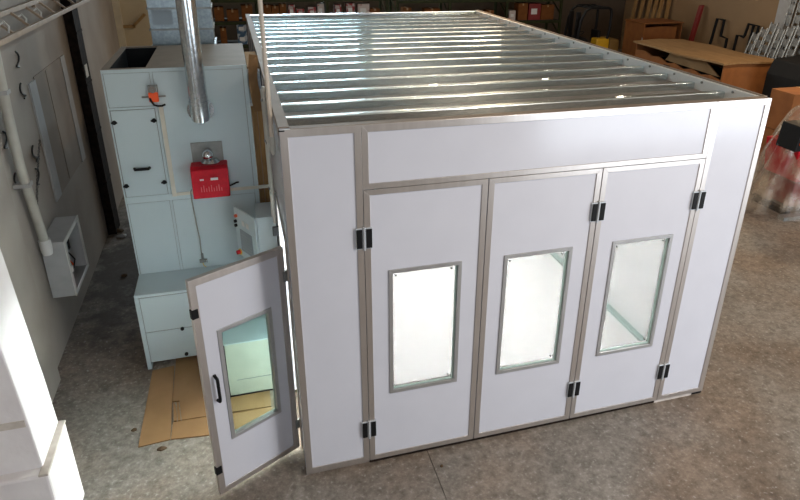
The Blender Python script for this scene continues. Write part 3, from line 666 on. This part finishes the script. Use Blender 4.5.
cbp('torn_flap', [(-1.178, 1.062), (-1.148, 1.062), (-1.185, 1.36), (-1.205, 1.36)], 0.002, 0.014)
MB().prism([(-1.226 - O3.x, 1.054 - O3.y), (-0.25 - O3.x, 1.021 - O3.y), (-0.25 - O3.x, 1.029 - O3.y), (-1.14 - O3.x, 1.064 - O3.y)], 'z', 0.0, 0.006).build('torn_edge', M['corr'], cbx)
for i_, (x_, y_, s_) in enumerate(((-2.40, 6.02, 0.12), (-2.30, 5.80, 0.09), (-1.585, 1.05, 0.035), (-1.30, 0.71, 0.045), (1.23, -0.22, 0.02), (-2.1, 4.4, 0.06))):
    q = MB()
    n_ = 7; ring = [(s_ * (0.6 + 0.5 * random.random()) * math.cos(6.283 * j / n_), s_ * 0.6 * (0.6 + 0.5 * random.random()) * math.sin(6.283 * j / n_)) for j in range(n_)]
    q.prism(ring, 'z', 0.0, 0.012 + s_ * 0.08)
    q.v.append((0, 0, 0.02 + s_ * 0.35)); ap = len(q.v) - 1
    q.f[1] = q.f[1]; top = list(q.f[1]); q.f.pop(1)
    for j in range(n_): q.f.append((top[j], top[(j + 1) % n_], ap))
    o_ = q.build('rubbish_scrap', M['leaf'] if i_ != 1 else M['strip'], loc=(x_, y_, FZ))
    tag(o_, ('small dark scrap of rubbish lying on the concrete floor' if i_ != 1 else 'pale crumpled scrap on the floor at the foot of the steel column'), 'scrap', 'dark scraps on the concrete floor' if i_ != 1 else None)

# ------------------------------------------------------------------ storage at the back
def rack(x_list, levels, label, y=18.5, d=1.1):
    r_ = thing('pallet_rack', label, 'rack', (x_list[0], y, FZ)); x00 = x_list[0]
    for x_ in x_list:
        for yy in (0.0, d): B(x_ - x00 - 0.045, yy - 0.04, 0, x_ - x00 + 0.045, yy + 0.04, 4.2).build('upright', M['rackgreen'], r_)
        for k in range(5): MB().obox((x_ - x00, 0.04, 0.4 + k * 0.75), (x_ - x00, d - 0.04, 1.0 + k * 0.75), (0.02, 0, 0), (0, 0, 0.02)).build('brace', M['rackgreen'], r_)
    for a_, c_ in zip(x_list, x_list[1:]):
        for z_ in levels:
            for yy in (-0.03, d - 0.03): B(a_ - x00 + 0.046, yy, z_ - FZ - 0.11, c_ - x00 - 0.046, yy + 0.05, z_ - FZ - 0.01).build('beam', M['rackgreen'], r_)
            B(a_ - x00 + 0.046, -0.03, z_ - FZ - 0.01, c_ - x00 - 0.046, d + 0.02, z_ - FZ).build('shelf_deck', M['rackdeck'], r_)
    return r_
rack([-1.75, 0.65, 3.01, 5.16], (1.02, 1.80, 2.52, 3.4), 'green pallet rack with printed red cartons behind the booth')
rack([5.55, 7.54, 9.82, 12.1], (0.85, 1.62, 2.42, 3.4), 'green pallet rack between the forklift and the other rack')
def carton(name, label, group, m_, x_, y_, z_, w_, d_, h_, rz=0.0, tape=True):
    t_ = thing(name, label, 'box', (x_, y_, z_), rz, group)
    B(-w_ / 2, 0, 0, w_ / 2, d_, h_).build('carton_body', M[m_], t_, bevel=0.006)
    if tape:
        MB().box(-0.03, -0.002, h_ - 0.08, 0.03, 0.0, h_ + 0.001).box(-0.03, -0.002, h_ + 0.0005, 0.03, d_, h_ + 0.002).build('tape', M['tape'], t_)
    else:
        B(-w_ * 0.3, -0.003, h_ * 0.35, w_ * 0.2, 0.0, h_ * 0.7).build('print_panel', M['white'], t_)
    return t_
LB = 'plain brown carton on a shelf of the rack with printed red cartons'
GB = 'brown cartons on the rack with printed cartons'
for x_, w_, h_ in ((0.98, 0.24, 0.50), (1.24, 0.24, 0.47), (1.50, 0.22, 0.52), (0.30, 0.36, 0.50), (-0.18, 0.38, 0.36), (-0.62, 0.30, 0.45), (-0.98, 0.32, 0.52), (4.75, 0.36, 0.32)):
    carton('brown_carton', LB, GB, 'shelfbox', x_, 18.62, 1.80, w_, 0.4, h_)
for x_, w_, h_ in ((-1.05, 0.30, 0.45), (-0.55, 0.20, 0.55)):
    carton('brown_carton', LB, GB, 'shelfbox', x_, 18.62, 1.02, w_, 0.4, h_)
for x_, w_, h_, m_ in ((1.80, 0.22, 0.50, 'cartonred'), (2.10, 0.26, 0.36, 'cartonred'), (2.50, 0.28, 0.42, 'cartonred'), (3.42, 0.22, 0.48, 'cartonred'), (3.86, 0.30, 0.52, 'cartonred')):
    carton('printed_carton', 'red and white printed carton on the rack behind the booth', 'red printed cartons on the rack', m_, x_, 18.62, 1.80, w_, 0.4, h_, tape=False)
for i_, (x_, w_, h_) in enumerate(((2.81, 0.24, 0.52), (4.33, 0.42, 0.50))):
    carton('printed_carton', ('narrow white carton beside a green rack post among the red printed cartons', 'wide white printed carton with red marks among the red printed cartons')[i_], None, 'cartonwhite', x_, 18.62, 1.80, w_, 0.4, h_, tape=False)
for i_ in range(2):
    carton('blue_carton', ('upper of two stacked blue and white cartons on the rack', 'lower of two stacked blue and white cartons on the rack')[1 - i_], None, 'cartonblue', 0.07, 18.62, 1.02 + i_ * 0.345, 0.32, 0.4, 0.34, tape=False)
LC = 'brown carton on the rack beside the forklift'
for x_, w_, h_, z_ in ((5.95, 0.30, 0.52, 1.62), (6.9, 0.60, 0.48, 1.62), (9.2, 0.3, 0.38, 1.62), (8.8, 0.5, 0.30, 1.62), (10.55, 0.4, 0.62, 1.62), (11.6, 0.55, 0.55, 1.62), (11.0, 0.5, 0.45, 0.85)):
    carton('brown_carton', LC, 'brown cartons on the rack beside the forklift', 'shelfbox', x_, 18.62, z_, w_, 0.4, h_)
carton('dark_red_carton', 'dark red carton on the rack beside the forklift', None, 'darkred', 11.05, 18.62, 1.62, 0.5, 0.4, 0.6, tape=False)
carton('cream_carton', 'small cream carton beside a post of the rack by the forklift', None, 'cartonwhite', 10.12, 18.62, 1.62, 0.26, 0.4, 0.36, tape=False)

# forklift
fk = thing('forklift', 'yellow forklift truck with a black overhead guard parked by the racks', 'forklift', (12.1, 16.4, FZ))
MB().prism([(-0.4, 0.25), (1.1, 0.25), (1.1, 0.75), (0.6, 0.72), (0.25, 0.72), (0.0, 0.72), (-0.4, 0.85)], 'y', -0.5, 0.5).build('chassis', M['forkyellow'], fk, bevel=0.04)
MB().prism([(0.10, 0.70), (0.66, 0.70), (0.66, 1.30), (0.14, 1.30)], 'y', -0.52, -0.10).build('engine_cover', M['forkyellow'], fk, bevel=0.05)
MB().prism([(0.68, 0.4), (1.15, 0.4), (1.1, 1.25), (0.70, 1.25)], 'y', -0.48, 0.48).build('counterweight', M['forkdull'], fk, bevel=0.06)
gy = [-0.46, 0.46]
for yy in gy:
    MB().tube([(-0.62, yy, 0.80), (-0.60, yy, 1.5), (-0.54, yy, 1.95), (-0.40, yy, 2.25), (-0.2, yy, 2.36), (0.50, yy, 2.35), (0.60, yy, 2.30), (0.64, yy, 2.15), (0.64, yy, 1.6), (0.55, yy, 1.15), (0.45, yy, 0.75)], 0.05, 8).build('guard_post', M['black'], fk, smooth=True)
for x_ in (-0.25, 0.0, 0.25, 0.5): MB().obox((x_, -0.44, 2.35), (x_, 0.44, 2.35), (0.03, 0, 0), (0, 0, 0.02)).build('guard_bar', M['black'], fk)
for yy in (-0.25, 0.25): B(-0.62, yy - 0.05, 0.15, -0.48, yy + 0.05, 2.2).build('mast', M['black'], fk)
B(-0.1, -0.25, 0.95, 0.4, 0.25, 1.08).box(0.32, -0.25, 1.08, 0.44, 0.25, 1.55).build('seat', M['black'], fk, bevel=0.03)
MB().prism([(-0.55, 0.6), (-0.2, 0.6), (-0.15, 1.25), (-0.3, 1.35), (-0.55, 1.1)], 'y', -0.42, 0.42).build('dashboard', M['black'], fk, bevel=0.03)
MB().tube([(-0.30 + 0.16 * math.cos(a_ * 0.524), 0.16 * math.sin(a_ * 0.524), 1.42 + 0.08 * math.cos(a_ * 0.524)) for a_ in range(13)], 0.018, 6).build('steering_wheel', M['black'], fk, smooth=True)
for x_, yy in ((-0.25, -0.52), (-0.25, 0.52), (0.85, -0.52), (0.85, 0.52)):
    MB().tube([(x_, yy - 0.11, 0.29), (x_, yy + 0.11, 0.29)], 0.29, 20).build('wheel', M['rubber'], fk, smooth=True)
for yy in (-0.25, 0.25): B(-1.7, yy - 0.06, 0.08, -0.6, yy + 0.06, 0.13).build('fork', M['steelplate'], fk)

# timber leaning on the right wall beyond the crates
for i_, (y_, hgt, tilt) in enumerate(((18.9, 2.7, 0.5), (18.52, 2.5, 0.5), (18.14, 2.75, 0.5), (17.76, 2.45, 0.3), (19.4, 2.6, 0.5), (19.9, 2.7, 0.45))):
    o_ = MB().obox((X1 - tilt, y_, FZ), (X1 - 0.09, y_ + 0.1, hgt), (0, 0.10, 0), (0.02, 0, 0.005)).build('timber_board', M['wood'])
    tag(o_, 'rough brown timber board leaning on the beige wall behind the forklift', 'board', 'timber boards leaning behind the forklift')

# crates
def crate_label_panel(): pass
ca = thing('long_crate', 'long open sided cardboard crate with a sagging brown lid', 'crate', (12.72, 10.0, FZ))
lz = 1.52
B(0.0, 0.0, 0.0, 1.80, 0.05, 1.46).build('end_panel', M['board2'], ca, bevel=0.01)
B(0.0, 4.15, 0.0, 1.80, 4.2, 1.46).build('end_panel', M['board2'], ca, bevel=0.01)
B(1.75, 0.05, 0.0, 1.80, 4.15, 1.46).build('side_panel', M['board2'], ca)
q = MB(); tops = [(0.05, 0.98), (0.5, 1.06), (0.9, 0.99), (1.3, 1.08), (1.7, 1.0), (2.1, 1.10), (2.5, 1.04), (2.9, 1.16), (3.3, 1.12), (3.7, 1.22), (4.15, 1.2)]
q.prism([(0.05, 0.0)] + tops + [(4.15, 0.0)], 'x', 0.0, 0.05); q.build('side_panel', M['board2'], ca)
q = MB(); nx, ny = 4, 14
for i in range(nx + 1):
    for j in range(ny + 1):
        u, v = i / nx, j / ny
        q.v.append((-0.08 + 1.95 * u, -0.06 + 4.32 * v, 1.475 + 0.06 * (1 - abs(2 * u - 1)) * 0.3 - 0.05 * math.sin(v * 3.1) * (1 - u) + 0.015 * math.sin(7 * u + 11 * v)))
for i in range(nx):
    for j in range(ny): a_ = i * (ny + 1) + j; q.f.append((a_, a_ + 1, a_ + ny + 2, a_ + ny + 1))
lid = q.build('lid', M['boardtop'], ca); md = lid.modifiers.new('solid', 'SOLIDIFY'); md.thickness = 0.05
MB().prism([(0.4, 1.0), (1.1, 1.36), (2.6, 1.42), (2.9, 1.05)], 'x', 0.25, 0.30).build('inner_flap', M['boardtop'], ca)
B(-0.004, 2.3, 0.80, 0.0, 2.6, 0.98).build('hand_hole', M['blackshade'], ca)
B(0.06, 0.06, 0.0, 1.74, 4.14, 0.9).build('crate_gap_shade', M['blackshade'], ca)  # dark block standing for the shade under the crate lid

cbk = thing('square_crate', 'square brown cardboard crate with a dark slot under its lid', 'crate', (14.5, 16.4, FZ))
B(0.0, 0.0, 0.0, 0.05, 1.25, 1.70).build('side_panel', M['board2'], cbk, bevel=0.01)
B(1.62, 0.0, 0.0, 1.67, 1.25, 1.70).build('side_panel', M['board2'], cbk, bevel=0.01)
MB().prism([(0.05, 0.0), (1.45, 0.0), (1.45, 1.57), (0.8, 1.60), (0.05, 1.56)], 'y', 0.02, 0.06).build('front_panel', M['board2'], cbk)
B(0.05, 1.2, 0.0, 1.62, 1.25, 1.70).build('back_panel', M['board2'], cbk)
B(-0.03, -0.03, 1.70, 1.70, 1.28, 1.74).build('lid', M['board2'], cbk, bevel=0.008)
B(-0.004, 0.10, 0.55, 0.0, 0.30, 1.0).box(-0.004, -0.006, 0.9, 0.0, 0.06, 1.2).build('shipping_label', M['white'], cbk)
B(-0.02, -0.006, 0.6, 0.28, 0.019, 1.0).build('shipping_label', M['white'], cbk)

# things leaning on the right wall
rp_ = tag(MB().obox((16.1, 15.9, FZ), (16.42, 15.85, 2.36), (0, 0.085, 0), (0.06, 0, 0.01)).build('red_post', M['darkred'], bevel=0.01), 'dark red steel post leaning on the beige wall between two crates', 'post')
def bent_frame(y_, pts, label):
    f_ = thing('bent_frame', label, 'frame', (16.25, y_, FZ))
    MB().tube(pts, 0.05, 6).build('bent_bar', M['blackshade'], f_)
    MB().obox((0.07, 0.0, 0.5), (0.07, pts[-1][1], 0.5), (0.015, 0, 0), (0, 0, 0.025)).build('cross_bar', M['blackshade'], f_)
    return f_
bent_frame(14.95, [(0.05, 0.0, 0.0), (0.10, 0.0, 1.15), (0.2, 0.0, 2.02), (0.2, -0.36, 2.02), (0.14, -0.40, 1.48), (0.12, -0.75, 1.44), (0.06, -0.80, 0.0)],
           'tall black bent steel frame leaning on the beige wall beside the red post')
f2 = bent_frame(13.75, [(0.05, 0.0, 0.0), (0.12, 0.0, 1.62), (0.12, -0.30, 1.60), (0.14, -0.32, 1.66), (0.2, -0.32, 2.02), (0.2, -0.78, 2.02), (0.06, -0.80, 0.0)],
           'black stepped steel frame with three uprights leaning beside the steel gratings')
MB().tube([(0.06, -0.55, 0.1), (0.2, -0.55, 2.0)], 0.045, 6).build('upright_bar', M['blackshade'], f2)
def grating(y_, hgt, wdt, label, group, xb_, lean, m_='grate'):
    f_ = thing('steel_grating', label, 'grating', (xb_, y_, FZ), 0, group)
    up = Vector((lean, -0.10, hgt))
    for s in (-1, 1):
        MB().obox((0, s * wdt / 2, 0), Vector((0, s * wdt / 2, 0)) + up, (0, 0.024, 0), (0.024, 0, 0)).build('rail', M[m_], f_)
    n_ = max(4, int(hgt / 0.30))
    for k in range(n_):
        p = up * ((k + 0.5) / n_)
        B(p.x - 0.012, p.y - wdt / 2 + 0.025, p.z - 0.12, p.x + 0.012, p.y + wdt / 2 - 0.025, p.z + 0.12).build('slat', M[m_], f_)
GG = 'short steel gratings leaning on the beige wall'
for y_, hgt, w_ in ((12.78, 1.85, 0.20), (12.46, 2.05, 0.22), (12.12, 2.25, 0.24), (11.78, 2.10, 0.22), (11.44, 2.20, 0.24), (11.08, 2.28, 0.24)):
    grating(y_, hgt, w_, 'short slatted steel grating leaning on the beige wall beyond the long crate', GG, 15.72, 0.42)
for y_, hgt, w_ in ((11.95, 3.15, 0.20), (11.62, 3.2, 0.20), (11.25, 3.25, 0.26), (10.85, 3.25, 0.26), (10.45, 3.3, 0.26)):
    grating(y_, hgt, w_, 'tall slatted steel grating leaning on the beige wall behind the short ones', 'tall gratings leaning on the beige wall', 16.36, 0.16)
B(X1 - 0.02, 11.9, FZ, X1, 12.5, ZC).build('wall_patch', M['strip'], bpy.data.objects['wall_right'])

# cartons and dark machinery on the right
carton('shipping_carton', 'large brown shipping carton stacked beside the long crate', None, 'board2', 11.6, 5.85, 0.76, 1.35, 0.62, 0.84)
carton('shipping_carton', 'brown shipping carton underneath the stacked carton beside the long crate', None, 'board2', 11.64, 5.85, FZ, 1.35, 0.62, 0.78)
dm = thing('dark_machine', 'black machine with shiny steel rods behind the stacked shipping cartons', 'machine', (14.35, 8.6, FZ))
MB().prism([(-0.75, 0.0), (0.9, 0.0), (0.9, 1.55), (0.2, 1.75), (-0.6, 1.68), (-0.75, 1.3)], 'y', -0.3, 0.8).build('casing', M['blackshade'], dm, bevel=0.05)
for k in range(3):
    MB().tube([(-0.2 + k * 0.3, -0.36, 1.3), (0.25 + k * 0.3, -0.4, 1.58 + 0.05 * k)], 0.02, 8).build('steel_rod', M['chrome'], dm, smooth=True)
MB().tube([(-0.15, -0.38, 1.27), (0.75, -0.38, 1.25)], 0.025, 8).build('steel_rod', M['chrome'], dm, smooth=True)
B(-0.5, -0.33, 0.6, 0.7, -0.3, 1.15).build('cover_plate', M['black'], dm)

# red machine wrapped in plastic
rm = thing('red_machine', 'red metal machine with a black top bracket wrapped in clear plastic sheet', 'machine', (9.45, 4.05, FZ))
MB().prism([(-0.30, 0.62), (0.75, 0.62), (0.9, 1.28), (-0.42, 1.28)], 'y', -0.3, 0.45).build('hopper', M['red'], rm, bevel=0.02)
MB().prism([(-0.2, 0.1), (0.7, 0.1), (0.7, 0.62), (-0.2, 0.62)], 'y', -0.22, 0.38).build('stand', M['darkred'], rm, bevel=0.02)
MB().prism([(-0.54, 1.22), (0.4, 1.22), (0.4, 1.30), (-0.18, 1.33), (-0.22, 1.44), (0.3, 1.47), (0.3, 1.55), (-0.05, 1.66), (-0.5, 1.66)], 'y', -0.34, 0.10).build('bracket', M['black'], rm, bevel=0.015)
MB().obox((-0.25, -0.36, 1.42), (0.75, -0.36, 1.30), (0, 0.02, 0), (0.01, 0, 0.05)).build('steel_bar', M['chrome'], rm)
MB().tube([(-0.46, -0.345, 1.36), (-0.46, -0.37, 1.36)], 0.03, 10).build('indicator', M['orange'], rm)
for x_ in (-0.35, 0.8):
    B(x_ - 0.06, -0.35, 0.0, x_ + 0.06, 0.5, 0.1).build('foot', M['black'], rm)
B(-0.62, -0.55, 0.0, -0.1, -0.40, 0.07).build('loose_bracket', M['steelplate'], rm)
ps = MB(); NA, NR = 72, 16
for i in range(NR + 1):
    u = i / NR
    for j in range(NA):
        a_ = 2 * math.pi * j / NA
        fold = 0.05 * math.sin(9 * a_ + 4 * u) + 0.045 * math.sin(17 * a_ + 1.3 + 5 * u) + 0.03 * math.sin(31 * a_ + 9 * u)
        rr = (0.12 + 0.62 * u ** 0.55 + 0.32 * u ** 2.2) * (1 + fold * (0.3 + u)) 
        z_ = 1.78 * (1 - u ** 2.1) + 0.06 * math.sin(5 * a_ + 8 * u) * u * (1 - u) * 2 + 0.012
        ps.v.append((0.25 + rr * 1.08 * math.cos(a_), 0.05 + rr * 0.78 * math.sin(a_), max(z_ * 1.08, 0.01)))
for i in range(NR):
    for j in range(NA):
        a_ = i * NA + j; c_ = i * NA + (j + 1) % NA; ps.f.append((a_, c_, c_ + NA, a_ + NA))
ps.f.append(tuple(range(NA)))
pso = ps.build('plastic_sheet', M['plastic'], loc=(9.45, 4.05, FZ), smooth=False)
for p in pso.data.polygons: p.use_smooth = True
tag(pso, 'crumpled clear plastic sheet draped over the red machine', 'plastic sheet')

# ------------------------------------------------------------------ ceiling lamps (out of view; the far globes glint on the booth roof)
M['lampglow'] = emit('lamp_glow', (1.0, 0.86, 0.66), 110.0)
def lamp(x_, y_, power, col, r_=0.22, bulb=False):
    f_ = thing('ceiling_lamp', 'round high bay lamp hanging from the ceiling', 'lamp', (x_, y_, 5.6), 0, 'high bay lamps hanging from the ceiling')
    MB().tube([(0, 0, 0.0), (0, 0, 0.12), (0, 0, 0.32)], [r_ + 0.06, r_, 0.07], 20, cap=False).build('shade', M['steelplate'], f_, smooth=True)
    MB().tube([(0, 0, 0.32), (0, 0, ZC - 5.6)], 0.02, 8).build('stem', M['steelplate'], f_)
    if bulb:
        q = MB(); q.tube([(0, 0, 0.09), (0, 0, 0.06), (0, 0, 0.0), (0, 0, -0.06), (0, 0, -0.085)], [0.03, 0.075, 0.1, 0.07, 0.02], 16)
        q.build('globe', M['lampglow'], f_, smooth=True)
        return
    l = bpy.data.lights.new('lamp_light', 'AREA'); l.shape = 'DISK'; l.size = r_ * 2; l.energy = power; l.color = col
    o = bpy.data.objects.new('lamp_light', l); COL.objects.link(o); o.parent = f_; o.location = (0, 0, 0.02)
WARM, COOL, MID = (1.0, 0.74, 0.47), (0.72, 0.92, 1.0), (1.0, 0.88, 0.74)
for x_, y_, p_, c_ in ((10.4, 4.0, 55, WARM), (3.4, -3.4, 140, MID), (9.0, -3.0, 125, MID), (0.9, 3.2, 40, COOL), (4.4, 6.5, 95, WARM), (12.4, 7.4, 170, WARM)):  # the two over the booth are added to light its roof
    lamp(x_, y_, p_, c_)
for x_, y_ in ((4.11, 11.81), (11.59, 13.21), (6.5, 17.2), (2.3, 17.2), (10.9, 17.2)):
    lamp(x_, y_, 0, WARM, 0.12, True)
